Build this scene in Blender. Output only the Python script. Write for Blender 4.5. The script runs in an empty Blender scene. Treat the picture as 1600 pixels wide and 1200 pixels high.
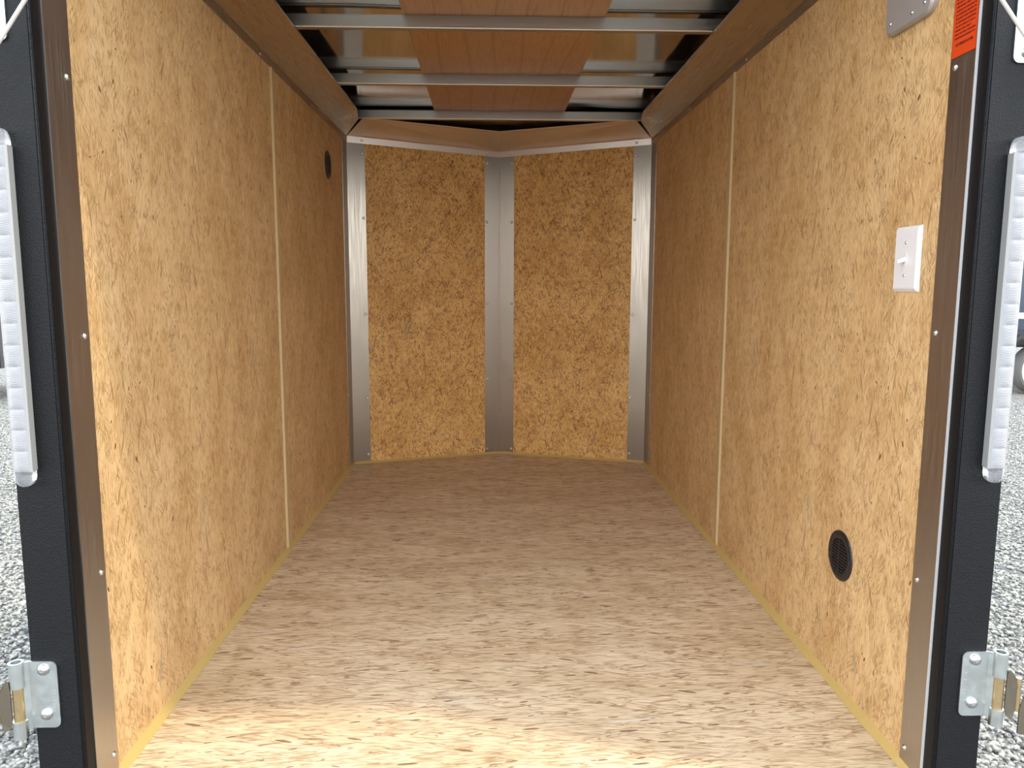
import bpy, bmesh, math, random
from mathutils import Vector, Matrix
random.seed(7)
sc = bpy.context.scene
col = sc.collection

# ------------------------------------------------------------------ camera
FPX, PITCH, YAW, ROLL = 1191.87, 0.1302, 0.0281, 0.0031
cam_d = bpy.data.cameras.new('camera'); cam = bpy.data.objects.new('camera', cam_d); col.objects.link(cam)
cam_d.sensor_width = 36.0; cam_d.lens = FPX / 1600 * 36.0; cam_d.clip_start = 0.02; cam_d.clip_end = 400
cp, sp, cy, sy = math.cos(PITCH), math.sin(PITCH), math.cos(YAW), math.sin(YAW)
fwd = Vector((sy*cp, cy*cp, -sp)); rt = Vector((cy, -sy, 0)); up = rt.cross(fwd)
cr, sr = math.cos(ROLL), math.sin(ROLL)
r2 = rt*cr + up*sr; u2 = -rt*sr + up*cr
m = Matrix(((r2.x, u2.x, -fwd.x), (r2.y, u2.y, -fwd.y), (r2.z, u2.z, -fwd.z))).to_4x4()
m.translation = Vector((-0.044, 0.0, 0.8884))
cam.matrix_world = m
sc.camera = cam

# ------------------------------------------------------------------ world, sun, exposure
w = bpy.data.worlds.new('sky'); sc.world = w; w.use_nodes = True
nt = w.node_tree; bg = nt.nodes['Background']
tc = nt.nodes.new('ShaderNodeTexCoord'); sx_ = nt.nodes.new('ShaderNodeSeparateXYZ'); rp = nt.nodes.new('ShaderNodeValToRGB')
nt.links.new(tc.outputs['Generated'], sx_.inputs[0]); nt.links.new(sx_.outputs['Z'], rp.inputs[0]); nt.links.new(rp.outputs[0], bg.inputs[0])
rp.color_ramp.elements[0].position = 0.0; rp.color_ramp.elements[0].color = (1.0, 1.0, 1.0, 1)
rp.color_ramp.elements[1].position = 0.8; rp.color_ramp.elements[1].color = (0.46, 0.55, 0.68, 1)
bg.inputs[1].default_value = 1.0
sun_d = bpy.data.lights.new('sun', 'SUN'); sun = bpy.data.objects.new('sun', sun_d); col.objects.link(sun)
sun_d.energy = 0.42; sun_d.angle = math.radians(2.5); sun_d.color = (1.0, 0.90, 0.70)
SUN = Vector((0.55, -0.175, 1.0)).normalized()
sun.rotation_euler = SUN.to_track_quat('Z', 'Y').to_euler(); sun.location = (3, -1, 6)
sc.view_settings.view_transform = 'Standard'; sc.view_settings.look = 'None'
sc.view_settings.gamma = 1.0; sc.view_settings.use_curve_mapping = False
sc.view_settings.exposure = 2.38
sc.cycles.max_bounces = 14; sc.cycles.diffuse_bounces = 10; sc.cycles.glossy_bounces = 8; sc.cycles.transmission_bounces = 8

# ------------------------------------------------------------------ helpers
class MB:
    def __init__(s): s.v = []; s.f = []
    def quadbox(s, p):                      # eight corners: bottom ring then top ring
        b = len(s.v); s.v += [tuple(q) for q in p]
        for f in ((3,2,1,0),(4,5,6,7),(0,1,5,4),(1,2,6,5),(2,3,7,6),(3,0,4,7)): s.f.append(tuple(b+i for i in f))
        return s
    def box(s, x0, x1, y0, y1, z0, z1):
        return s.quadbox([(x0,y0,z0),(x1,y0,z0),(x1,y1,z0),(x0,y1,z0),(x0,y0,z1),(x1,y0,z1),(x1,y1,z1),(x0,y1,z1)])
    def tube(s, pts, r, n=10, caps=True):
        pts = [Vector(p) for p in pts]; b = len(s.v)
        for i, p in enumerate(pts):
            d = (pts[min(i+1, len(pts)-1)] - pts[max(i-1, 0)]).normalized()
            a = d.orthogonal().normalized() if abs(d.z) < .9 else Vector((1,0,0))
            a = (a - d*a.dot(d)).normalized(); c = d.cross(a)
            rr = r[i] if isinstance(r, (list, tuple)) else r
            for k in range(n):
                t = 2*math.pi*k/n; s.v.append(tuple(p + a*rr*math.cos(t) + c*rr*math.sin(t)))
        for i in range(len(pts)-1):
            for k in range(n):
                k2 = (k+1) % n; s.f.append((b+i*n+k, b+i*n+k2, b+(i+1)*n+k2, b+(i+1)*n+k))
        if caps:
            s.f.append(tuple(b+k for k in reversed(range(n)))); s.f.append(tuple(b+(len(pts)-1)*n+k for k in range(n)))
        return s
    def prism(s, prof, axis_fn, t0, t1):    # 2D profile swept between two parameters; axis_fn(p, t) -> xyz
        b = len(s.v); n = len(prof)
        for t in (t0, t1):
            for p in prof: s.v.append(tuple(axis_fn(p, t)))
        for k in range(n):
            k2 = (k+1) % n; s.f.append((b+k, b+k2, b+n+k2, b+n+k))
        s.f.append(tuple(b+k for k in reversed(range(n)))); s.f.append(tuple(b+n+k for k in range(n)))
        return s
    def build(s, name, mat, parent=None, bevel=0, smooth=False, seg=2):
        me = bpy.data.meshes.new(name); me.from_pydata(s.v, [], s.f); me.update()
        bm = bmesh.new(); bm.from_mesh(me); bmesh.ops.recalc_face_normals(bm, faces=bm.faces)
        if bevel: bmesh.ops.bevel(bm, geom=[e for e in bm.edges], offset=bevel, segments=seg, affect='EDGES', clamp_overlap=True)
        bm.to_mesh(me); bm.free()
        me.materials.append(mat)
        if smooth:
            me.polygons.foreach_set('use_smooth', [True]*len(me.polygons))
            try: me.set_sharp_from_angle(angle=math.radians(38))
            except Exception: pass
        o = bpy.data.objects.new(name, me); col.objects.link(o)
        if parent: o.parent = parent
        return o
def tag(o, label=None, cat=None, group=None, kind=None):
    if label: o['label'] = label
    if cat: o['category'] = cat
    if group: o['group'] = group
    if kind: o['kind'] = kind
    return o
def empty(name, loc):
    o = bpy.data.objects.new(name, None); col.objects.link(o); o.location = loc; o.empty_display_size = .05
    bpy.context.view_layer.update(); return o
def adopt(o, parent):                        # parent a world-space mesh to a placed Empty
    o.parent = parent; o.matrix_parent_inverse = Matrix.Translation(-parent.location); return o
def copy_mesh(o, parent, name=None):
    c = o.copy(); col.objects.link(c); c.parent = parent
    if name: c.name = name
    return c

# ------------------------------------------------------------------ materials
def mat(name): 
    x = bpy.data.materials.new(name); x.use_nodes = True
    return x, x.node_tree, x.node_tree.nodes['Principled BSDF']
def plain(name, c, rough=.5, metal=0., bump=None, spec=None):
    x, t, b = mat(name); b.inputs['Base Color'].default_value = (*c, 1); b.inputs['Roughness'].default_value = rough; b.inputs['Metallic'].default_value = metal
    if spec is not None: b.inputs['Specular IOR Level'].default_value = spec
    if bump:
        n = t.nodes.new('ShaderNodeTexNoise'); tcn = t.nodes.new('ShaderNodeTexCoord'); mp = t.nodes.new('ShaderNodeMapping'); bp = t.nodes.new('ShaderNodeBump')
        mp.inputs['Scale'].default_value = bump[0]; n.inputs['Scale'].default_value = 1; n.inputs['Detail'].default_value = 3
        t.links.new(tcn.outputs['Object'], mp.inputs[0]); t.links.new(mp.outputs[0], n.inputs['Vector']); t.links.new(n.outputs[0], bp.inputs['Height'])
        bp.inputs['Strength'].default_value = bump[1]; bp.inputs['Distance'].default_value = bump[2]; t.links.new(bp.outputs[0], b.inputs['Normal'])
    return x
class N:                                     # tiny node builder
    def __init__(s, t): s.t = t
    def link(s, a, sock):
        if isinstance(a, (int, float)): sock.default_value = a
        elif isinstance(a, tuple): sock.default_value = a
        else: s.t.links.new(a, sock)
    def math(s, op, a, b=0.0, c=None, clamp=False):
        n = s.t.nodes.new('ShaderNodeMath'); n.operation = op; n.use_clamp = clamp
        s.link(a, n.inputs[0]); s.link(b, n.inputs[1])
        if c is not None: s.link(c, n.inputs[2])
        return n.outputs[0]
    def ramp(s, a, lo, hi, o0=0., o1=1.):
        n = s.t.nodes.new('ShaderNodeMapRange'); n.interpolation_type = 'SMOOTHSTEP'
        s.link(a, n.inputs[0]); n.inputs[1].default_value = lo; n.inputs[2].default_value = hi; n.inputs[3].default_value = o0; n.inputs[4].default_value = o1
        return n.outputs[0]
    def noise(s, v, scale=1., detail=2., rough=.5, dist=0.):
        n = s.t.nodes.new('ShaderNodeTexNoise'); s.link(v, n.inputs['Vector']); n.inputs['Scale'].default_value = scale
        n.inputs['Detail'].default_value = detail; n.inputs['Roughness'].default_value = rough; n.inputs['Distortion'].default_value = dist
        return n.outputs[0]
    def vor(s, v, feature='F1', rnd=1.):
        n = s.t.nodes.new('ShaderNodeTexVoronoi'); n.feature = feature; s.link(v, n.inputs['Vector']); n.inputs['Scale'].default_value = 1; n.inputs['Randomness'].default_value = rnd
        return n
    def mapping(s, v, loc=(0,0,0), rot=0., scale=(1,1,1)):
        n = s.t.nodes.new('ShaderNodeMapping'); s.link(v, n.inputs[0]); n.inputs['Location'].default_value = loc
        n.inputs['Rotation'].default_value = (0,0,rot); n.inputs['Scale'].default_value = scale; return n.outputs[0]
    def rot(s, v, ang):
        n = s.t.nodes.new('ShaderNodeVectorRotate'); n.rotation_type = 'Z_AXIS'; s.link(v, n.inputs['Vector']); s.link(ang, n.inputs['Angle']); return n.outputs[0]
    def mix(s, f, a, b, mode='MIX'):
        n = s.t.nodes.new('ShaderNodeMix'); n.data_type = 'RGBA'; n.blend_type = mode
        s.link(f, n.inputs[0]); s.link(a if not (isinstance(a, tuple) and len(a) == 3) else (*a, 1), n.inputs[6]); s.link(b if not (isinstance(b, tuple) and len(b) == 3) else (*b, 1), n.inputs[7]); return n.outputs[2]
def strand_board(name, ua, va, light, mid, dark, fleck, grey, spread, length, seed, S=300., asp=.12, amt=1., rough=.55, fleckn=1., chips=.0, chipc=(.3,.14,.06)):
    """pressed wood strand panel: strands run along axis va; spread = how far they stray from it"""
    x, t, b = mat(name); n = N(t)
    tcn = t.nodes.new('ShaderNodeTexCoord'); s3 = t.nodes.new('ShaderNodeSeparateXYZ'); t.links.new(tcn.outputs['Object'], s3.inputs[0])
    cb = t.nodes.new('ShaderNodeCombineXYZ'); ax = {'X':0,'Y':1,'Z':2}
    t.links.new(s3.outputs[ax[ua]], cb.inputs[0]); t.links.new(s3.outputs[ax[va]], cb.inputs[1]); cb.inputs[2].default_value = seed
    v0 = cb.outputs[0]
    # broad tone, then a slow wander of the grain
    tone = n.noise(n.mapping(v0, scale=(7, 7*length, 1)), 1, 4, .65)
    c = n.mix(n.ramp(tone, .36, .66), light, mid)
    wn = t.nodes.new('ShaderNodeTexNoise'); t.links.new(n.mapping(v0, scale=(26, 26*length, 1)), wn.inputs['Vector']); wn.inputs['Scale'].default_value = 1; wn.inputs['Detail'].default_value = 1
    vm = t.nodes.new('ShaderNodeVectorMath'); vm.operation = 'MULTIPLY_ADD'; t.links.new(wn.outputs['Color'], vm.inputs[0]); vm.inputs[1].default_value = (.028*spread, .028*spread, 0); t.links.new(v0, vm.inputs[2])
    vw = vm.outputs[0]
    total = None
    for i, (a, k) in enumerate(((.05, 1.), (.55*spread, .8), (-.7*spread, .9), (1.5*spread, 1.), (-1.9*spread, .95))):
        st = n.noise(n.mapping(n.rot(vw, a), loc=(i*7.3, i*3.1, i), scale=(S*(1-.08*i), S*(1-.08*i)*asp, 1)), 1, 2, .5)
        d = n.ramp(st, .54, .66)
        if i: d = n.math('MULTIPLY', d, n.ramp(n.noise(n.mapping(v0, loc=(i, 2*i, i), scale=(16, 16*length, 1)), 1, 2), .42, .60))
        total = d if total is None else n.math('MAXIMUM', total, d)
    c = n.mix(n.math('MULTIPLY', total, .62*amt), c, dark)
    # pale strands
    st = n.noise(n.mapping(n.rot(vw, -.12), loc=(1,9,4), scale=(S*.7, S*.7*asp, 1)), 1, 2)
    c = n.mix(n.ramp(st, .56, .70, 0, .6), c, tuple(min(1, q*1.22) for q in light))
    # thin dark hairs
    for i, a in enumerate((.1, -1.1*spread, 1.3*spread)):
        hr = n.noise(n.mapping(n.rot(vw, a), loc=(i*4.4, i*9.1, 5+i), scale=(S*.36, S*.36*asp*1.3, 1)), 1, 2, .5)
        hl = n.math('MULTIPLY', n.ramp(n.math('ABSOLUTE', n.math('SUBTRACT', hr, .5)), .022, .004), n.ramp(n.noise(n.mapping(v0, loc=(9+i, i, 3), scale=(30, 30*length, 1)), 1, 2), .50, .62))
        c = n.mix(n.math('MULTIPLY', hl, .85*amt), c, dark)
    # a few wide flat strands lying in the surface, brown or grey
    for i, (a, su, sv, col_, keep, op) in enumerate(((.25*spread+.1, 70, 11*length**.5, grey, .965, .7), (-.45*spread, 90, 13*length**.5, dark, .94, .7), (.9*spread, 100, 17*length**.5, dark, .94, .75))):
        vo = n.vor(n.mapping(n.rot(v0, a), loc=(i*5+.3, i*2, 0), scale=(su, sv, 1)))
        sep = t.nodes.new('ShaderNodeSeparateColor'); t.links.new(vo.outputs['Color'], sep.inputs[0])
        sel = n.math('GREATER_THAN', sep.outputs[0], keep)
        edge = n.math('ADD', vo.outputs['Distance'], n.math('MULTIPLY', n.math('SUBTRACT', st, .5), .25))
        c = n.mix(n.math('MULTIPLY', n.math('MULTIPLY', sel, n.ramp(edge, .34, .22)), op), c, col_)
    # small dark bark flecks
    for i, (a, su, sv, keep, rad) in enumerate(((.1, 95, 38, .90, .17), (-.9*spread-.1, 80, 34, .93, .16), (1.5*spread, 110, 60, .90, .16))):
        keep = 1-(1-keep)*fleckn
        if va == 'X': su, sv = su*1.0, sv*.42
        vo = n.vor(n.mapping(n.rot(vw, a), loc=(i*3+.7, i*6, 2), scale=(su, sv, 1)))
        sep = t.nodes.new('ShaderNodeSeparateColor'); t.links.new(vo.outputs['Color'], sep.inputs[0])
        sel = n.math('GREATER_THAN', sep.outputs[0], keep)
        rr = n.math('MULTIPLY', n.math('POWER', sep.outputs[1], 1.6), rad*(2. if va == 'X' else 1.5))
        f = n.math('MULTIPLY', sel, n.math('LESS_THAN', n.math('ADD', vo.outputs['Distance'], n.math('MULTIPLY', total, .05)), rr))
        c = n.mix(n.math('MULTIPLY', f, .85), c, fleck)
    if chips:
        vo = n.vor(n.mapping(n.rot(v0, .12), loc=(2, 4, 2), scale=(13, 9, 1)))
        sep = t.nodes.new('ShaderNodeSeparateColor'); t.links.new(vo.outputs['Color'], sep.inputs[0])
        wob = n.math('ADD', vo.outputs['Distance'], n.math('MULTIPLY', n.math('SUBTRACT', n.noise(n.mapping(v0, scale=(90, 45, 1)), 1, 3), .5), .55))
        f = n.math('MULTIPLY', n.math('GREATER_THAN', sep.outputs[0], 1-chips), n.ramp(wob, .16, .10))
        c = n.mix(n.math('MULTIPLY', f, .7), c, chipc)
    t.links.new(c, b.inputs['Base Color']); b.inputs['Roughness'].default_value = rough; b.inputs['Specular IOR Level'].default_value = .3
    bp = t.nodes.new('ShaderNodeBump'); bp.inputs['Strength'].default_value = .35; bp.inputs['Distance'].default_value = .0012; bp.invert = True
    t.links.new(total, bp.inputs['Height']); t.links.new(bp.outputs[0], b.inputs['Normal'])
    return x
WL, WM, WD = (.69, .465, .23), (.58, .36, .155), (.27, .145, .052)
M = {}
M['wall'] = strand_board('strand_board_wall', 'Y', 'Z', WL, WM, WD, (.05, .025, .012), (.34, .29, .22), .42, .5, 1., S=340., asp=.10, amt=.95)
M['nose'] = strand_board('strand_board_nose', 'X', 'Z', (.76,.46,.165), (.64,.355,.105), (.20,.085,.022), (.05,.025,.012), (.22,.18,.13), .62, .62, 3., S=210., asp=.20, amt=1.05)
M['floor'] = strand_board('strand_board_floor', 'Y', 'X', (.73, .565, .365), (.61, .445, .265), (.31, .185, .09), (.17, .085, .045), (.66, .58, .46), .16, .30, 5., S=200., asp=.085, amt=1.05, rough=.6, fleckn=2.4, chips=.09)
def brushed(name, c, rough, sc_, amt, dist, wave=0., aniso=0.):
    x, t, b = mat(name); n = N(t); tcn = t.nodes.new('ShaderNodeTexCoord')
    b.inputs['Base Color'].default_value = (*c, 1); b.inputs['Metallic'].default_value = 1; b.inputs['Anisotropic'].default_value = aniso
    h = n.noise(n.mapping(tcn.outputs['Object'], scale=sc_), 1, 3)
    if aniso:
        tg = t.nodes.new('ShaderNodeTangent'); tg.direction_type = 'RADIAL'; tg.axis = 'Z'; t.links.new(tg.outputs[0], b.inputs['Tangent'])
    t.links.new(n.ramp(h, .2, .8, rough*.8, rough*1.25), b.inputs['Roughness'])
    hh = n.math('MULTIPLY', h, amt)
    if wave: hh = n.math('ADD', hh, n.math('MULTIPLY', n.noise(n.mapping(tcn.outputs['Object'], scale=(9, 9, 5)), 1, 1), wave))
    bp = t.nodes.new('ShaderNodeBump'); bp.inputs['Strength'].default_value = 1; bp.inputs['Distance'].default_value = dist
    t.links.new(hh, bp.inputs['Height']); t.links.new(bp.outputs[0], b.inputs['Normal'])
    return x
M['alu'] = brushed('mill_aluminium', (.42, .385, .33), .36, (300, 300, 6), .0, .004, .25, .85)
M['alu_rear'] = brushed('mill_aluminium_rear', (.50, .475, .45), .36, (300, 300, 6), .0, .004, .2)
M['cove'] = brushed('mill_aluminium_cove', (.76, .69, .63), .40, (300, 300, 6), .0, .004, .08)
M['alu_edge_sunlit'] = plain('raw_aluminium_edge_sunlit', (.55, .55, .54), .5, .2)  # pale copy of the trim metal, sunlight on the right edge painted in
M['alu_long'] = brushed('mill_aluminium_along', (.48, .41, .33), .30, (300, 6, 300), .0, .004, .12)
M['galv'] = brushed('galvanised_steel', (.46, .44, .40), .34, (8, 260, 260), .03, .001, 0)
M['roof'] = brushed('bare_roof_sheet', (.60, .60, .60), .10, (5, 200, 200), .0, .002, .0)
M['zinc'] = brushed('zinc_plate', (.58, .62, .62), .34, (60, 60, 60), .0, .002)
M['brass'] = brushed('yellow_zinc', (.66, .50, .28), .28, (60, 60, 60), .0, .002)
M['screw'] = plain('screw_steel', (.75, .74, .72), .28, 1.)
M['link'] = plain('link_steel_reflect_tint', (.30, .26, .205), .3, 1.)  # brown of the reflected surroundings put into the steel's colour
M['boltm'] = plain('bolt_zinc', (.52, .52, .51), .3, 1.)
M['lip_glint'] = plain('bow_lip_glint', (.85, .80, .70), .4, 1.)  # paler than the bow steel, a highlight put into the colour
M['black'] = plain('black_powder_coat', (.005, .0055, .0065), .42, 0, ((520, 520, 520), .8, .0014), .22)
M['blackin'] = plain('black_inner_steel', (.006, .005, .005), .5, 0, ((700, 700, 700), .4, .001), .2)
M['skin'] = plain('black_outer_sheet', (.02, .02, .022), .35)
M['dark'] = plain('black_plastic', (.012, .012, .013), .38)
M['void'] = plain('vent_inside', (.006, .006, .006), .8)
M['mould'] = plain('tan_moulding', (.50, .365, .19), .4, 0, ((60, 60, 3), .2, .001))
M['caulk'] = plain('yellow_caulk', (.52, .36, .12), .55, 0, ((40, 40, 40), .5, .003))
M['white'] = plain('white_plastic', (.74, .71, .70), .32)
M['cord'] = plain('white_cord', (.50, .48, .43), .6)
M['greyplate'] = plain('grey_plate', (.40, .37, .35), .38, .35, ((14, 14, 14), .3, .003))
M['sticker'] = plain('orange_sticker', (.62, .055, .006), .45)
M['ink'] = plain('dark_red_ink', (.16, .010, .004), .5)
M['led_side'] = plain('grey_white_housing', (.30, .30, .29), .35)
M['tyre'] = plain('tyre_rubber', (.11, .106, .098), .8)
M['rim'] = plain('pale_wheel', (.78, .75, .66), .3, .3)
M['navy'] = plain('navy_paint', (.02, .035, .06), .25)
M['rail'] = plain('pale_rail_paint', (.70, .70, .70), .4)
def glassy(name, c, rough, trans):
    x, t, b = mat(name); b.inputs['Base Color'].default_value = (*c, 1); b.inputs['Roughness'].default_value = rough; b.inputs['Transmission Weight'].default_value = trans; b.inputs['IOR'].default_value = 1.45
    return x
M['lens'] = glassy('frosted_lens', (.33, .33, .345), .28, .1)
_t = M['lens'].node_tree; _n = N(_t); _tc = _t.nodes.new('ShaderNodeTexCoord'); _s = _t.nodes.new('ShaderNodeSeparateXYZ'); _t.links.new(_tc.outputs['Object'], _s.inputs[0])
_h = _n.math('SINE', _n.math('MULTIPLY', _n.math('ADD', _s.outputs[2], _n.math('MULTIPLY', _n.math('POWER', _n.math('MULTIPLY', _s.outputs[0], 100.), 2.), .002)), 2400.))
_b = _t.nodes.new('ShaderNodeBump'); _b.inputs['Strength'].default_value = .5; _b.inputs['Distance'].default_value = .0004; _t.links.new(_h, _b.inputs['Height']); _t.links.new(_b.outputs[0], _t.nodes['Principled BSDF'].inputs['Normal'])
M['clear'] = glassy('clear_acrylic', (.93, .93, .95), .06, .9)
def ply():
    x, t, b = mat('thin_red_plywood'); n = N(t); tcn = t.nodes.new('ShaderNodeTexCoord')
    v = n.mapping(tcn.outputs['Object'], scale=(1, 1, 1))
    wob = n.noise(n.mapping(v, scale=(1.6, .35, 1)), 1, 2)
    s3 = t.nodes.new('ShaderNodeSeparateXYZ'); t.links.new(v, s3.inputs[0])
    rings = n.math('SINE', n.math('MULTIPLY', n.math('ADD', s3.outputs[0], n.math('MULTIPLY', wob, .30)), 75))
    fine = n.noise(n.mapping(v, scale=(420, 12, 1)), 1, 3)
    c = n.mix(n.ramp(wob, .3, .7), (.50, .29, .14), (.41, .22, .095))
    c = n.mix(n.ramp(rings, .90, 1.0, 0, .30), c, (.22, .10, .04))
    c = n.mix(n.ramp(fine, .48, .68, 0, .5), c, (.27, .13, .05))
    t.links.new(c, b.inputs['Base Color']); b.inputs['Roughness'].default_value = .42; return x
M['ply'] = ply()
def gravel_mat(name, big):
    x, t, b = mat(name); n = N(t); tcn = t.nodes.new('ShaderNodeTexCoord')
    if big:
        oi = n.noise(n.mapping(tcn.outputs['Object'], scale=(70, 70, 70)), 1, 0)
        c = n.mix(n.ramp(oi, .3, .7), (.13, .128, .12), (.42, .395, .33))
    else:
        vo = n.vor(n.mapping(tcn.outputs['Object'], scale=(48, 48, 48)))
        sep = t.nodes.new('ShaderNodeSeparateColor'); t.links.new(vo.outputs['Color'], sep.inputs[0])
        c = n.mix(sep.outputs[0], (.15, .146, .135), (.43, .405, .34))
        c = n.mix(n.ramp(vo.outputs['Distance'], .35, .7), c, (.04, .04, .04))
        bp = t.nodes.new('ShaderNodeBump'); bp.invert = True; bp.inputs['Strength'].default_value = .9; bp.inputs['Distance'].default_value = .012
        t.links.new(vo.outputs['Distance'], bp.inputs['Height']); t.links.new(bp.outputs[0], b.inputs['Normal'])
    t.links.new(c, b.inputs['Base Color']); b.inputs['Roughness'].default_value = .85; return x
M['gravel'] = gravel_mat('gravel_ground', False); M['stone'] = gravel_mat('gravel_stone', True)

# ------------------------------------------------------------------ key dimensions (metres; camera stands at y = 0)
X, YR, YP, YC, YA, GZ = .725, 1.24, 1.207, 3.73, 3.96, -.55
ZT, XO, ZROOF = 1.63, .803, 1.6785
LV = math.hypot(X, YA-YC); TX, TY = X/LV, (YA-YC)/LV
def V(s, a, d, z):                           # point on the V nose: a along the panel from the corner, d off its face
    return Vector((s*(-X + a*TX + d*TY) , YC + a*TY - d*TX, z)) if s == 1 else Vector((X - a*TX - d*TY, YC + a*TY - d*TX, z))
# s = 1 is the left half, s = -1 the right half

# ------------------------------------------------------------------ ground
g = MB().box(-60, 60, -40, 80, GZ-.1, GZ).build('gravel_ground', M['gravel']); tag(g, kind='structure')
ico = bmesh.new(); bmesh.ops.create_icosphere(ico, subdivisions=1, radius=1); ico.verts.ensure_lookup_table()
iv = [v.co.copy() for v in ico.verts]; if_ = [[v.index for v in f.verts] for f in ico.faces]; ico.free()
for s, nm in ((-1, 'left'), (1, 'right')):
    mb = MB(); rnd = random.Random(11+s)
    for k in range(15000):
        y = 1.7 + 6.5*(rnd.random()**1.7); q = (.60 + .20*rnd.random() if rnd.random() < .75 else .45 + .6*rnd.random())
        x = s*max(q*y, .84); r = (.005 + .010*rnd.random()**2)
        a = rnd.random()*6.28; ca, sa = math.cos(a), math.sin(a); ex, ey, ez = r*(.8+.7*rnd.random()), r*(.7+.4*rnd.random()), r*(.5+.5*rnd.random())
        b0 = len(mb.v)
        for v in iv:
            jx, jy, jz = v.x*ex*(.85+.3*rnd.random()), v.y*ey*(.85+.3*rnd.random()), v.z*ez
            mb.v.append((x + jx*ca - jy*sa, y + jx*sa + jy*ca, GZ + ez*.45 + jz))
        for f in if_: mb.f.append(tuple(b0+i for i in f))
    me = bpy.data.meshes.new('gravel_stones'); me.from_pydata(mb.v, [], mb.f); me.update(); me.materials.append(M['stone'])
    o = bpy.data.objects.new('gravel_stones', me); col.objects.link(o)
    tag(o, 'loose grey gravel stones on the ground %s of the trailer' % nm, 'gravel', kind='stuff')

# ------------------------------------------------------------------ trailer shell
fl = MB(); prof = [(-X-.02, 1.19), (X+.02, 1.19), (X+.02, YC), (0, YA+.02), (-X-.02, YC)]
fl.prism(prof, lambda p, t: (p[0], p[1], t), -.02, 0).build('floor', M['floor']); floor = bpy.data.objects['floor']; tag(floor, kind='structure')
un = MB().prism([(-XO, 1.207), (XO, 1.207), (XO, YC+.03), (0, YA+.09), (-XO, YC+.03)], lambda p, t: (p[0], p[1], t), -.14, -.021).build('floor_frame', M['skin'], floor)
SEAM = 2.498
def wall_side(name, s):
    w_ = MB().box(*sorted((s*(X+.028), s*XO)), 1.29, YC+.02, -.02, 1.72).build(name, M['skin']); tag(w_, kind='structure')
    for y0, y1 in ((1.235, SEAM-.002), (SEAM+.002, YC)):
        MB().box(*sorted((s*X, s*(X+.012))), y0, y1, .0005, 1.60).build('wall_panel', M['wall'], w_)
    for y in (1.32, 1.74, SEAM, 2.99, 3.6):   # studs behind the panels
        MB().box(*sorted((s*(X+.0125), s*(X+.0275))), y-.02, y+.02, .001, 1.6).build('wall_stud', M['skin'], w_)
    return w_
wall_side('wall_left', -1); wall_side('wall_right', 1)
wf = MB()
for s in (1, -1):
    wf.quadbox([V(s,-.06,-.02,-.02), V(s,LV+.005,-.02,-.02), V(s,LV+.03,-.09,-.02), V(s,-.03,-.09,-.02), V(s,-.06,-.02,1.72), V(s,LV+.005,-.02,1.72), V(s,LV+.03,-.09,1.72), V(s,-.03,-.09,1.72)])
wf = wf.build('wall_front', M['skin']); tag(wf, kind='structure')
for s in (1, -1):
    p = MB(); p.quadbox([V(s,0.0,0,.0005), V(s,LV,0,.0005), V(s,LV-.004,-.012,.0005), V(s,0.0,-.012,.0005), V(s,0.0,0,1.60), V(s,LV,0,1.60), V(s,LV-.004,-.012,1.60), V(s,0.0,-.012,1.60)])
    p.build('wall_panel', M['nose'], wf)

# roof sheet: thin bare metal with dents between the bows
rb = bmesh.new(); nx, ny = 60, 110
rr_ = random.Random(5)
dents = [(rr_.uniform(-.6,.6), rr_.uniform(1.5,3.9), rr_.uniform(.06,.16), rr_.uniform(-.002,.004)) for _ in range(26)]
BOWS = (1.74, 2.359, 2.995, 3.60)
def roof_z(x, y):
    z = ZROOF
    for dx, dy, r, a in dents: z += a*math.exp(-((x-dx)/(r*1.8))**2 - ((y-dy)/r)**2)
    return max(z, ZROOF-.002)
    return z
grid = [[rb.verts.new((-XO+2*XO*i/nx, 1.25+(YA+.03-1.25)*j/ny, roof_z(-XO+2*XO*i/nx, 1.25+(YA+.03-1.25)*j/ny))) for i in range(nx+1)] for j in range(ny+1)]
for j in range(ny):
    for i in range(nx): rb.faces.new((grid[j][i], grid[j+1][i], grid[j+1][i+1], grid[j][i+1]))
ret = bmesh.ops.extrude_face_region(rb, geom=rb.faces[:])
bmesh.ops.translate(rb, vec=(0, 0, .02), verts=[v for v in ret['geom'] if isinstance(v, bmesh.types.BMVert)])
bmesh.ops.recalc_face_normals(rb, faces=rb.faces)
me = bpy.data.meshes.new('ceiling'); rb.to_mesh(me); rb.free(); me.materials.append(M['roof'])
me.polygons.foreach_set('use_smooth', [True]*len(me.polygons))
ceil = bpy.data.objects.new('ceiling', me); col.objects.link(ceil); tag(ceil, kind='structure')
# plywood strip lying on the bows
MB().box(-.300, .294, 1.27, 3.92, ZT+.040, ZT+.045).build('plywood_strip', M['ply'], ceil)
# roof bows
for k, (y, lab) in enumerate(zip(BOWS, ('galvanised roof bow nearest the rear opening, just above the frame', 'galvanised roof bow crossing the ceiling, nearest of the three in view', 'galvanised roof bow crossing the ceiling, middle of the three in view', 'galvanised roof bow crossing the ceiling against the front nose trim'))):
    b = MB().box(-.76, .76, y, y+.026, ZT+.0005, ZT+.0395).build('roof_bow', M['galv'], bevel=.004, smooth=True, seg=3)
    MB().tube([(-.759, y-.0006, ZT+.0030), (.759, y-.0006, ZT+.0030)], .0026, 8).build('lower_lip_glint', M['lip_glint'], b, smooth=True)  # added bright line painting the highlight along the bow's bottom edge
    tag(b, lab, 'beam', 'roof bows')

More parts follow.
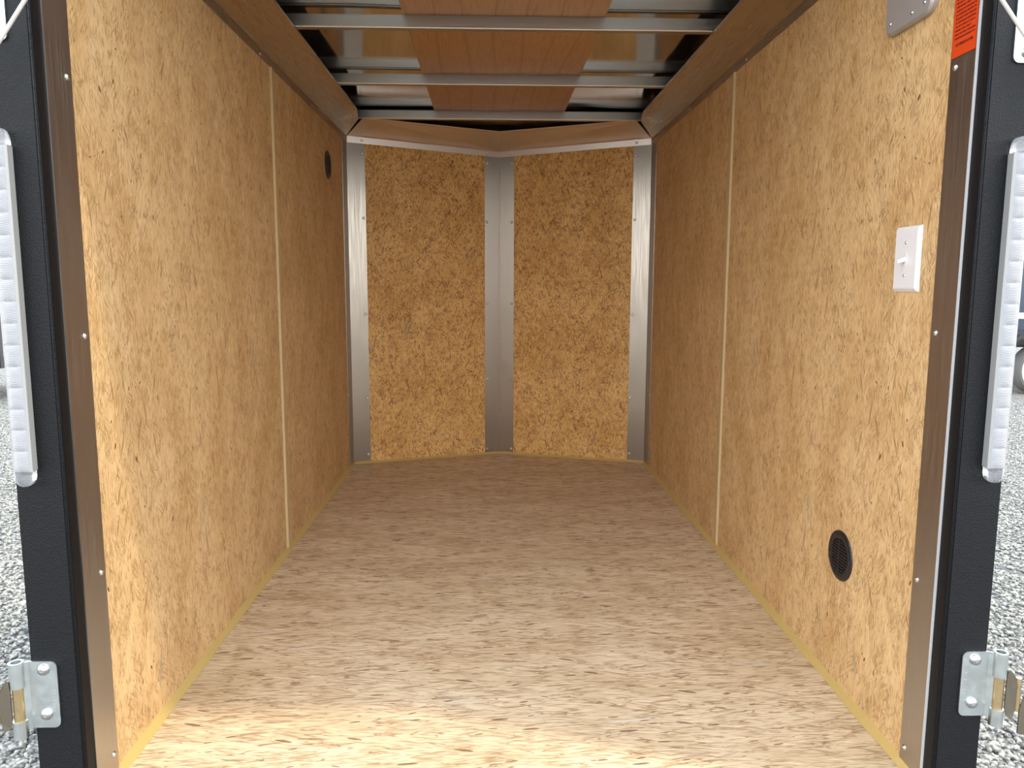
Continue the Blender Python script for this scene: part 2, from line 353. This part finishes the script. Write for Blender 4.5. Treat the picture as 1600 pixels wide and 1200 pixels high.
# ------------------------------------------------------------------ screws
def screw_mesh():
    mb = MB(); n = 12; prof = [(.0062, 0), (.0060, .0010), (.0046, .0014), (.0042, .0030), (.0026, .0038), (.0018, .0030)]
    for r, h in prof:
        for k in range(n): t = 2*math.pi*k/n; mb.v.append((r*math.cos(t), r*math.sin(t), h))
    for i in range(len(prof)-1):
        for k in range(n): mb.f.append((i*n+k, i*n+(k+1)%n, (i+1)*n+(k+1)%n, (i+1)*n+k))
    mb.f.append(tuple((len(prof)-1)*n+k for k in range(n))); mb.f.append(tuple(reversed(range(n))))
    me = bpy.data.meshes.new('screw'); me.from_pydata(mb.v, [], mb.f); me.update(); me.materials.append(M['screw'])
    me.polygons.foreach_set('use_smooth', [True]*len(me.polygons)); return me
SCREW = screw_mesh(); DARK_SCREW = SCREW.copy(); DARK_SCREW.materials[0] = M['dark']
def screw(parent, loc, nrm, s=1., mesh=None):
    o = bpy.data.objects.new('screw', mesh or SCREW); col.objects.link(o)
    q = Vector(nrm).to_track_quat('Z', 'Y').to_matrix().to_4x4(); o.matrix_world = Matrix.Translation(Vector(loc)) @ q @ Matrix.Scale(s, 4)
    o.parent = parent
    if parent.type == 'EMPTY': o.matrix_parent_inverse = Matrix.Translation(-parent.location)
    return o

# ------------------------------------------------------------------ trims (setting)
tn = [0]
def trim(mb, mt, bevel=0):
    tn[0] += 1; o = mb.build('trim_%d' % tn[0], mt, bevel=bevel); tag(o, kind='structure'); return o
for s in (-1, 1):                             # rear edge trims, flat aluminium strips
    t_ = trim(MB().box(*sorted((s*X, s*(X-.002))), YR, 1.310, .003, 1.62), M['alu_rear'])
    MB().box(*sorted((s*(X-(.0042 if s > 0 else .0022)), s*(X+.0005))), YR-.0025, YR-.0002, .003, 1.62).build('trim_edge', M['alu_edge_sunlit'] if s > 0 else M['alu_rear'], t_)  # right edge thicker and paler, a painted sunlit line; left kept dark
    for z in ((1.215, .80, .388, .046) if s < 0 else (1.245, .807, .363, .038)): screw(t_, (s*(X-.002), 1.296, z), (-s, 0, 0), .9)
for s in (-1, 1):                             # seam mouldings on the side walls
    mb = MB().prism([(-.022, 0), (.022, 0), (.022, .0022), (.012, .004), (-.004, .004), (-.008, .0060), (-.018, .0060), (-.022, .002)], lambda p, t: (s*(X-p[1]), SEAM+p[0], t), .012, 1.5499)
    trim(mb, M['mould'])
for s in (1, -1):                             # corner trims of the nose
    sx = -s
    mb = MB().box(*sorted((sx*X, sx*(X-.0018))), 3.622, YC-.002, .012, 1.5488)
    mb.quadbox([V(s,.001,0,.012), V(s,.086,0,.012), V(s,.086,.0018,.012), V(s,.001,.0018,.012), V(s,.001,0,1.549), V(s,.086,0,1.549), V(s,.086,.0018,1.549), V(s,.001,.0018,1.549)])
    t_ = trim(mb, M['alu'])
    for z in (1.50, 1.20, .74, .33, .045): screw(t_, V(s, .074, .0018, z), V(s,0,1,0)-V(s,0,0,0), 1.1)
    for z in (1.48, .74, .36, .03): screw(t_, (sx*(X-.0018), 3.63, z), (-sx, 0, 0), .8)
mb = MB()
for s in (1, -1):
    a0, a1 = LV-.078, LV-.0005
    mb.quadbox([V(s,a0,0,.012), V(s,a1,0,.012), V(s,a1-.001,.0018,.012), V(s,a0,.0018,.012), V(s,a0,0,1.535), V(s,a1,0,1.52), V(s,a1-.001,.0018,1.52), V(s,a0,.0018,1.535)])
t_ = trim(mb, M['alu'])
for s in (1, -1):
    for z in (1.488, 1.20, .79, .40, .03): screw(t_, V(s, LV-.066, .0018, z), V(s,0,1,0)-V(s,0,0,0), 1.1)
# side coves: flange on the wall, then a slanting face up to the ceiling
for s in (-1, 1):
    def sec(y, xt):
        return [(s*X, y, 1.550), (s*(X-.0018), y, 1.550), (s*(X-.0020), y, 1.578), (s*xt, y, ZT-.006), (s*(xt-.001), y, ZT), (s*(xt+.006), y, ZT), (s*(X-.001), y, 1.5815), (s*X, y, 1.5815)]
    mb = MB(); A = sec(1.262, .612); B = sec(3.40, .615); C = sec(3.725, .655); C[3] = (s*.640, 3.585, ZT-.006); C[4] = (s*.640, 3.583, ZT); C[5] = (s*.645, 3.583, ZT)
    n = 8; mb.v += A + B + C
    for q in range(2):
        for k in range(n): mb.f.append((q*n+k, q*n+(k+1)%n, (q+1)*n+(k+1)%n, (q+1)*n+k))
    mb.f.append(tuple(reversed(range(n)))); mb.f.append(tuple(2*n+k for k in range(n)))
    t_ = trim(mb, M['alu_long'])
    for y in (1.74, 2.375, 3.03): screw(t_, (s*(X-.0018), y, 1.559), (-s, 0, 0), .8)
# nose cove
for s in (1, -1):
    P = lambda a, d, z: V(s, a, d, z)
    lo = [P(.004, .0, 1.549), P(.004, .0035, 1.549), P(.004, .004, 1.578), P(.055, .175, ZT-.003), P(.055, .178, ZT+.0005), P(.058, .172, ZT+.0005), P(.004, .001, 1.581)]
    hi = [P(LV-.0006, .0, 1.521), P(LV-.0018, .0035, 1.521), P(LV-.0018, .004, 1.547), P(LV-.031, .100, ZT-.006), P(LV-.032, .102, ZT-.002), P(LV-.030, .097, ZT-.002), P(LV-.001, .001, 1.550)]
    mb = MB(); n = 7; mb.v += [tuple(q) for q in lo+hi]
    for k in range(n): mb.f.append((k, (k+1)%n, n+(k+1)%n, n+k))
    mb.f.append(tuple(reversed(range(n)))); mb.f.append(tuple(n+k for k in range(n)))
    t_ = trim(mb, M['cove'])
    nn = V(s,0,1,0)-V(s,0,0,0)
    for a, z in ((.074, 1.562), (LV-.066, 1.535)): screw(t_, V(s, a, .0038, z), nn, 1.1)
# caulk beads along the floor
for s, nm in ((-1, 'left'), (1, 'right')):
    mb = MB(); ys = [1.241 + (3.71-1.241)*k/40 for k in range(41)]; n = 4; rc = random.Random(3+s)
    for y in ys:
        w_ = .013 + rc.uniform(-.002, .002); h_ = .014 + rc.uniform(-.002, .002)
        mb.v += [(s*X, y, .0005), (s*X, y, h_), (s*(X-w_*.5), y, h_*.42), (s*(X-w_), y, .0005)]
    for i in range(len(ys)-1):
        for k in range(n): mb.f.append((i*n+k, i*n+(k+1)%n, (i+1)*n+(k+1)%n, (i+1)*n+k))
    mb.f.append((3,2,1,0)); mb.f.append(tuple((len(ys)-1)*n+k for k in range(n)))
    tag(mb.build('baseboard_'+nm, M['caulk'], smooth=True), kind='structure')
mb = MB()
for s in (1, -1):
    b0 = len(mb.v)
    for a in (.006, LV-.004):
        mb.v += [tuple(V(s, a, .002, .0005)), tuple(V(s, a, .002, .010)), tuple(V(s, a, .008, .005)), tuple(V(s, a, .015, .0005))]
    for k in range(4): mb.f.append((b0+k, b0+(k+1)%4, b0+4+(k+1)%4, b0+4+k))
    mb.f.append((b0+3,b0+2,b0+1,b0)); mb.f.append((b0+4,b0+5,b0+6,b0+7))
tag(mb.build('baseboard_front', M['caulk']), kind='structure')

# ------------------------------------------------------------------ rear frame
for s, nm in ((-1, 'left'), (1, 'right')):
    p = MB().box(*sorted((s*X, s*XO)), YP, 1.287, GZ+.28, 1.74).build('door_post', M['black'], bevel=.004, smooth=True, seg=3)
    tag(p, 'black textured steel door post on the %s of the opening' % nm, 'post')
    MB().box(*sorted((s*(X-.0006), s*(X+.004))), YP+.006, YR-.003, .0, 1.72).build('inner_face', M['blackin'], p)
hd = MB().box(-XO, XO, YP, 1.2615, 1.741, 1.84).build('door_header', M['black'], bevel=.004, smooth=True)
tag(hd, 'black steel header joining the two door posts above the opening', 'beam')
sl = MB().box(-X+.002, X-.002, 1.207+.001, 1.2865, -.149, -.141).build('door_sill', M['black']); tag(sl, 'black steel sill under the rear edge of the floor', 'sill')

# ------------------------------------------------------------------ light bars
YF = 1.187
def light_bar(s, nm):
    e = empty('light_bar', (s*.777, YP, .58)); tag(e, 'long clear and white LED light bar upright on the %s black post' % nm, 'light')
    z0, z1 = .594, 1.092
    adopt(MB().prism([(.7645, YP-.0005), (.7625, YF+.003), (.7655, YF+.0005), (.7895, YF+.0005), (.7925, YF+.003), (.7905, YP-.0005)], lambda p, t: (s*p[0], p[1], t), z0, z1).build('housing', M['led_side']), e)
    n = 15; h = (z1-z0)/n; first = None
    for k in range(n):
        zc = z0 + (k+.5)*h
        if first is None:
            mb = MB(); nu, nv = 6, 8; w_ = .0225
            for j in range(nv+1):
                for i in range(nu+1):
                    u, v = i/nu, j/nv
                    d = -.0022*(1-(2*u-1)**4)*(1-(2*v-1)**6) - .0005*math.sin(v*math.pi*7)*(1 if .1 < u < .9 else 0)*(1 if 0 < j < nv else 0)
                    mb.v.append(((u-.5)*w_, d, (v-.5)*h*.97))
            for j in range(nv):
                for i in range(nu): a = j*(nu+1)+i; mb.f.append((a, a+1, a+nu+2, a+nu+1))
            first = mb.build('lens_segment', M['lens'], smooth=True); seg = first
        else:
            seg = first.copy(); col.objects.link(seg)
        seg.location = (s*.7775, YF+.0004, zc); adopt(seg, e)
    for zz, sg in ((z1, 1), (z0, -1)):
        mb = MB(); n_ = 14; lay = []
        for i in range(6):
            t = i/5*math.pi/2; k_ = max(math.cos(t), .12); lay.append((zz + sg*.0005 + sg*.0235*math.sin(t), k_))
        for z, k_ in lay:
            kk = k_**.45
            for q in range(n_):
                a = 2*math.pi*q/n_; cx, sy_ = math.cos(a), math.sin(a)
                px = math.copysign(abs(cx)**.6, cx)*.0150*kk; py = math.copysign(abs(sy_)**.6, sy_)*.0108*(.55+.45*kk)
                mb.v.append((s*.7775+px, YP-.0005-.0108*(1.0)+py, z))
        for i in range(5):
            for q in range(n_): mb.f.append((i*n_+q, i*n_+(q+1)%n_, (i+1)*n_+(q+1)%n_, (i+1)*n_+q))
        mb.f.append(tuple(range(n_))); mb.f.append(tuple(5*n_+q for q in range(n_)))
        cap = adopt(mb.build('end_cap', M['clear'], smooth=True), e)
light_bar(-1, 'left'); light_bar(1, 'right')

# ------------------------------------------------------------------ hinges
def rounded(x0, x1, z0, z1, r, corners):      # outline in x,z; corners: set of rounded corner ids 0..3 (x0z0,x1z0,x1z1,x0z1)
    out = []
    for i, (cx, cz, a0) in enumerate(((x0, z0, math.pi), (x1, z0, 1.5*math.pi), (x1, z1, 0), (x0, z1, .5*math.pi))):
        if i in corners:
            ox = cx + (r if i in (0,3) else -r); oz = cz + (r if i in (0,1) else -r)
            for k in range(6): a = a0 + k/5*math.pi/2; out.append((ox+r*math.cos(a), oz+r*math.sin(a)))
        else: out.append((cx, cz))
    return out
def hinge(s, nm, z0, z1, lab):
    e = empty('hinge', (s*.79, YP, z0)); tag(e, lab, 'hinge')
    pr = rounded(.758, .8035, z0, z1, .010, (0, 3))
    lf = adopt(MB().prism(pr, lambda p, t: (s*p[0], t, p[1]), YP-.0005, YP-.0035).build('leaf', M['zinc']), e)
    mk = MB(); rk = random.Random(9)
    for k in range(9):
        zz = z0 + .028 + k*.0062; wv = rk.uniform(.0025, .0045); xx = .766
        mk.box(*sorted((s*(xx-wv/2), s*(xx+wv/2))), YP-.0038, YP-.0034, zz, zz+.0011)
        if k % 2: mk.box(*sorted((s*(xx-.0006), s*(xx+.0006))), YP-.0038, YP-.0034, zz+.0012, zz+.0035)
    adopt(mk.build('stamped_mark', M['zinc']), e)
    # bent strip from the leaf out to the barrel
    adopt(MB().quadbox([(s*.8032,YP-.0005,z0), (s*.8032,YP-.0035,z0), (s*.8115,YP-.0120,z0-.006), (s*.8130,YP-.0095,z0-.006), (s*.8032,YP-.0005,z1), (s*.8032,YP-.0035,z1), (s*.8115,YP-.0120,z1+.001), (s*.8130,YP-.0095,z1+.001)]).build('bend', M['zinc']), e)
    bx, by = s*.8185, YP-.011
    H = z1-z0
    for a, b_ in ((z0-.012, z0+.018), (z1-.040, z1+.003)):
        mb = MB(); n_ = 20
        for zz, r in ((a, .0112), (b_, .0112), (b_, .0078), (b_-.012, .0078)):
            for q in range(n_): t = 2*math.pi*q/n_; mb.v.append((bx+r*math.cos(t), by+r*math.sin(t), zz))
        for i in range(3):
            for q in range(n_): mb.f.append((i*n_+q, i*n_+(q+1)%n_, (i+1)*n_+(q+1)%n_, (i+1)*n_+q))
        mb.f.append(tuple(reversed(range(n_)))); mb.f.append(tuple(3*n_+q for q in range(n_)))
        adopt(mb.build('knuckle', M['zinc'], smooth=True), e)
    adopt(MB().tube([(bx, by, z0+.0185), (bx, by, z1-.0405)], .0088, 18).build('pin_sleeve', M['brass'], smooth=True), e)
    # link plate running out and back towards the door, with the second barrel
    ox, oy = s*.8490, YP-.016
    d = Vector((ox-bx, oy-by, 0)); L_ = d.length; d.normalize(); nrm = Vector((d.y, -d.x, 0))*s
    def lp(p, t): return Vector((bx, by, 0)) + d*p[0] + nrm*(t + .006*math.sin(min(1, max(0, p[0]/L_))*math.pi)) + Vector((0, 0, p[1]))
    zl, zh = z0+.022, z1-.045
    pr = [(.0090, zl), (.0115, zl-.012), (L_*.70, zl-.021), (L_*.84, zl-.004), (L_*.86, zl+.004), (L_*.86, zh-.006), (L_*.74, zh+.008), (.0125, zh+.021), (.0100, zh+.018), (.0090, zh)]
    adopt(MB().prism(pr, lp, 0, .003).build('link_plate', M['link']), e)
    adopt(MB().tube([(ox, oy, zl-.006), (ox, oy, zh+.004)], .0048, 14).build('outer_barrel', M['brass'], smooth=True), e)
    adopt(MB().prism([(L_*1.1, zl-.045), (L_*2.4, zl-.045), (L_*2.4, zh+.03), (L_*1.9, zh+.045), (L_*1.1, zl+.0)], lambda p, t: Vector((bx, by, 0)) + d*p[0] + nrm*(t+.002) + Vector((0,0,p[1])), 0, .003).build('door_leaf', M['link']), e)
    for z in (z0+.024, z1-.014) if z0 < .5 else (z0+.016, z1-.018):   # dome head bolts
        mb = MB(); n_ = 16; prof = [(.0098, 0), (.0096, .002), (.0082, .0046), (.0055, .0064), (.0028, .0070), (.0022, .0052)]
        for r, h in prof:
            for q in range(n_): t = 2*math.pi*q/n_; mb.v.append((s*.7795+r*math.cos(t), YP-.0035-h, z+r*math.sin(t)))
        for i in range(len(prof)-1):
            for q in range(n_): mb.f.append((i*n_+q, i*n_+(q+1)%n_, (i+1)*n_+(q+1)%n_, (i+1)*n_+q))
        mb.f.append(tuple(range(n_))); mb.f.append(tuple((len(prof)-1)*n_+q for q in range(n_)))
        adopt(mb.build('bolt', M['boltm'], smooth=True), e)
    return e
hinge(-1, 'left', .1555, .2715, 'zinc plated hinge bolted low on the left black post')
hinge(1, 'right', .1555, .2715, 'zinc plated hinge bolted low on the right black post')
hinge(-1, 'left', 1.243, 1.36, 'zinc plated hinge high on the left black post, above the light bar')
hinge(1, 'right', 1.228, 1.345, 'zinc plated hinge high on the right black post, above the light bar')
# cords slanting across the posts
for s, nm in ((-1, 'left'), (1, 'right')):
    c = MB().tube([(s*.835, 1.172, 1.113 if s < 0 else 1.145), (s*.770, 1.172, 1.205 if s < 0 else 1.235), (s*.7005, 1.172, 1.302 if s < 0 else 1.322), (s*.56, 1.186, 1.56), (s*.455, 1.2055, 1.765)], .0029, 10).build('cord', M['cord'], smooth=True)
    tag(c, 'thin taut white cord slanting across the top of the %s black post' % nm, 'cord')

# ------------------------------------------------------------------ fittings on the walls
def vent(s, y, z, r, lab):
    e = empty('wall_vent', (s*X, y, z)); tag(e, lab, 'vent')
    def P(rr, a, d): return (s*(X-d), y+rr*math.cos(a), z+rr*math.sin(a))
    mb = MB(); n_ = 40; prof = [(r, .0002), (r*.985, .0030), (r*.93, .0048), (r*.74, .0048), (r*.70, .0034), (r*.69, .0004)]
    for rr, d in prof:
        for q in range(n_): mb.v.append(P(rr, 2*math.pi*q/n_, d))
    for i in range(len(prof)-1):
        for q in range(n_): mb.f.append((i*n_+q, i*n_+(q+1)%n_, (i+1)*n_+(q+1)%n_, (i+1)*n_+q))
    for q in range(n_): mb.f.append(((len(prof)-1)*n_+q, (len(prof)-1)*n_+(q+1)%n_, (q+1)%n_, q))
    adopt(mb.build('flange', M['dark'], smooth=True), e)
    mb = MB(); 
    for d in (.0003, .0009):
        for q in range(24): mb.v.append(P(r*.685, 2*math.pi*q/24, d))
    mb.f = [tuple(range(24)), tuple(24+q for q in range(24))] + [(q, (q+1)%24, 24+(q+1)%24, 24+q) for q in range(24)]
    adopt(mb.build('backing', M['void']), e)
    ns = 11
    for k in range(ns):
        zz = -r*.62 + 2*r*.62*k/(ns-1); hw = math.sqrt(max(0, (r*.685)**2 - zz**2)); t = .0022
        adopt(MB().quadbox([(s*(X-.0012), y-hw, z+zz-t), (s*(X-.0012), y+hw, z+zz-t), (s*(X-.0044), y+hw, z+zz-t-.0022), (s*(X-.0044), y-hw, z+zz-t-.0022), (s*(X-.0012), y-hw, z+zz), (s*(X-.0012), y+hw, z+zz), (s*(X-.0044), y+hw, z+zz-.0022), (s*(X-.0044), y-hw, z+zz-.0022)]).build('louvre', M['dark']), e)
    adopt(MB().box(*sorted((s*(X-.0045), s*(X-.0052))), y-.002, y+.002, z-r*.70, z+r*.70).build('mullion', M['dark']), e)
    for a in (math.radians(60), math.radians(180), math.radians(300)):
        o = screw(e, P(r*.84, a, .0048), (-s, 0, 0), .55, DARK_SCREW)
vent(1, 1.593, .299, .0555, 'round black louvred vent low on the right wall near the opening')
vent(-1, 3.300, 1.380, .058, 'round black vent high at the far end of the left wall')
# light switch
e = empty('light_switch', (X, 1.402, .936)); tag(e, 'white toggle light switch on its cover plate on the right wall', 'switch')
y0, y1, z0, z1 = 1.358, 1.446, .8755, .9965
o = MB().quadbox([(X-.0002,y0,z0), (X-.0002,y1,z0), (X-.0002,y1,z1), (X-.0002,y0,z1), (X-.0062,y0+.007,z0+.007), (X-.0062,y1-.007,z0+.007), (X-.0062,y1-.007,z1-.007), (X-.0062,y0+.007,z1-.007)]).build('cover_plate', M['white'], bevel=.0012); adopt(o, e)
adopt(MB().box(X-.0070, X-.0063, 1.397, 1.407, .924, .948).build('toggle_collar', M['white'], bevel=.0003), e)
adopt(MB().quadbox([(X-.0069,1.3985,.931), (X-.0069,1.4055,.931), (X-.0069,1.4055,.941), (X-.0069,1.3985,.941), (X-.0215,1.3992,.9285), (X-.0215,1.4048,.9285), (X-.0215,1.4048,.9345), (X-.0215,1.3992,.9345)]).build('toggle', M['white'], bevel=.001), e)
for z in (.906, .966): tag(screw(e, (X-.0062, 1.402, z), (-1,0,0), .5), 'small steel screw')
# grey plate at the top of the right wall
e = empty('cover_plate', (X, 1.44, 1.355)); tag(e, 'grey rounded metal plate fixed high on the right wall near the opening', 'plate')
def gp(d, g_): return [(X-d, p[0], p[1]) for p in rounded(1.362+g_, 1.522-g_, 1.357+g_, 1.517-g_, .022-g_*.5, (0,1,2,3))]
mb = MB(); rings = [gp(.0002, 0), gp(.008, 0), gp(.012, .004), gp(.012, .010)]; n = len(rings[0])
for r_ in rings: mb.v += r_
for i in range(3):
    for k in range(n): mb.f.append((i*n+k, i*n+(k+1)%n, (i+1)*n+(k+1)%n, (i+1)*n+k))
mb.f.append(tuple(range(n))); mb.f.append(tuple(3*n+k for k in range(n)))
adopt(mb.build('plate', M['greyplate'], smooth=True), e)
for y, z in ((1.385, 1.378), (1.425, 1.374), (1.385, 1.495), (1.50, 1.495), (1.50, 1.378)): screw(e, (X-.012, y, z), (-1,0,0), .6)
# orange sticker with rows of fine print on the right rear trim
e = empty('warning_sticker', (X-.002, 1.276, 1.261)); tag(e, 'orange sticker with rows of small dark print on the right metal edge trim', 'sticker')
adopt(MB().box(X-.0026, X-.0021, 1.2445, 1.308, 1.261, 1.50).build('sheet', M['sticker']), e)
adopt(MB().box(X-.0025, X-.0021, 1.2435, 1.3090, 1.2600, 1.5010).build('border', M['ink']), e)
rs = random.Random(4); z = 1.2800
for row in range(34):
    mb = MB(); bold = row == 0; y = 1.298 if bold else 1.3025; yend = 1.252 if bold else 1.2495
    if not bold and rs.random() < .15: yend += rs.uniform(.005, .03)
    h = .0042 if bold else .0026
    while y > yend:
        wl = rs.uniform(.0012, .0045)*(1.4 if bold else 1)
        mb.box(X-.0029, X-.0026, max(y-wl, yend-.001), y, z-h/2, z+h/2); y -= wl + (.0018 if rs.random() < .3 else .0007)
    adopt(mb.build('print_row', M['ink']), e); z += .0105 if bold else .0062

# ------------------------------------------------------------------ vehicles glimpsed outside
def wheel(e, x, y, r, s, w_=.2):
    mb = MB(); n_ = 36; prof = [(r*.86, -w_/2), (r*.95, -w_/2), (r, -w_*.36), (r, w_*.36), (r*.95, w_/2), (r*.86, w_/2)]
    for rr, d in prof:
        for q in range(n_): t = 2*math.pi*q/n_; mb.v.append((x+rr*math.cos(t), y+d, GZ+r+rr*math.sin(t)))
    m_ = len(prof)
    for i in range(m_):
        for q in range(n_): i2 = (i+1) % m_; mb.f.append((i*n_+q, i*n_+(q+1)%n_, i2*n_+(q+1)%n_, i2*n_+q))
    ty = adopt(mb.build('tyre', M['tyre'], smooth=True), e)
    mb = MB(); prof = [(r*.86, -w_*.5), (r*.80, -w_*.52), (r*.60, -w_*.46), (r*.56, -w_*.25), (r*.22, -w_*.34), (r*.05, -w_*.36)]
    for rr, d in prof:
        for q in range(n_): t = 2*math.pi*q/n_; mb.v.append((x+rr*math.cos(t), y+d, GZ+r+rr*math.sin(t)))
    for i in range(len(prof)-1):
        for q in range(n_): mb.f.append((i*n_+q, i*n_+(q+1)%n_, (i+1)*n_+(q+1)%n_, (i+1)*n_+q))
    rim = adopt(mb.build('rim', M['rim'], smooth=True), e)
    for q in range(8):
        t = 2*math.pi*q/8; cx, cz = x+r*.42*math.cos(t), GZ+r+r*.42*math.sin(t)
        adopt(MB().tube([(cx, y-w_*.33, cz), (cx, y-w_*.26, cz)], r*.075, 10).build('rim_hole', M['void']), e)
    for q in range(5):
        t = 2*math.pi*q/5+.3; cx, cz = x+r*.17*math.cos(t), GZ+r+r*.17*math.sin(t)
        adopt(MB().tube([(cx, y-w_*.40, cz), (cx, y-w_*.34, cz)], r*.035, 6).build('wheel_nut', M['screw']), e)
VX, VY = 7.25, 10.0
e = empty('cargo_trailer', (VX+.9, VY+.8, GZ)); tag(e, 'dark navy cargo trailer with a pale wheel parked on the gravel at right', 'trailer')
adopt(MB().box(VX-1.0, VX+3.2, VY+.05, VY+1.9, GZ+.82, GZ+2.4).build('body', M['navy'], bevel=.03), e)
adopt(MB().box(VX-1.0, VX+3.2, VY+.02, VY+1.92, GZ+.62, GZ+.82).build('chassis', M['skin']), e)
adopt(MB().box(VX-.95, VX+3.1, VY+.03, VY+.05, GZ+1.00, GZ+1.08).build('reflective_strip', M['rail']), e)
mb = MB(); arc = [(VX-.02-.46, GZ+.66), (VX-.36, GZ+.74), (VX+.36, GZ+.74), (VX+.46, GZ+.66), (VX+.46, GZ+.70), (VX+.37, GZ+.80), (VX-.37, GZ+.80), (VX-.48, GZ+.70)]
adopt(mb.prism(arc, lambda p, t: (p[0], t, p[1]), VY-.22, VY+.02).build('mudguard', M['skin']), e)
wheel(e, VX, VY-.09, .335, 1)
UX, UY = -6.6, 9.2
e = empty('utility_trailer', (UX, UY+.8, GZ)); tag(e, 'black open trailer with pale side rails parked on the gravel at left', 'trailer')
adopt(MB().box(UX-2.2, UX+.72, UY, UY+1.6, GZ+.42, GZ+.56).build('deck', M['skin'], bevel=.01), e)
for z in (.74, .92, 1.10): adopt(MB().tube([(UX-2.2, UY+.02, GZ+z), (UX+.72, UY+.02, GZ+z)], .012, 8).build('side_rail', M['rail']), e)
for x in (-2.2, -1.2, -.2, .71): adopt(MB().box(UX+x-.02, UX+x+.02, UY+.0, UY+.04, GZ+.56, GZ+1.14).build('rail_post', M['skin']), e)
adopt(MB().box(UX-2.2, UX+.72, UY+.045, UY+.075, GZ+.56, GZ+1.08).build('side_board', M['skin']), e)
for x in (-1.4, .15): wheel(e, UX+x, UY-.11, .30, -1)
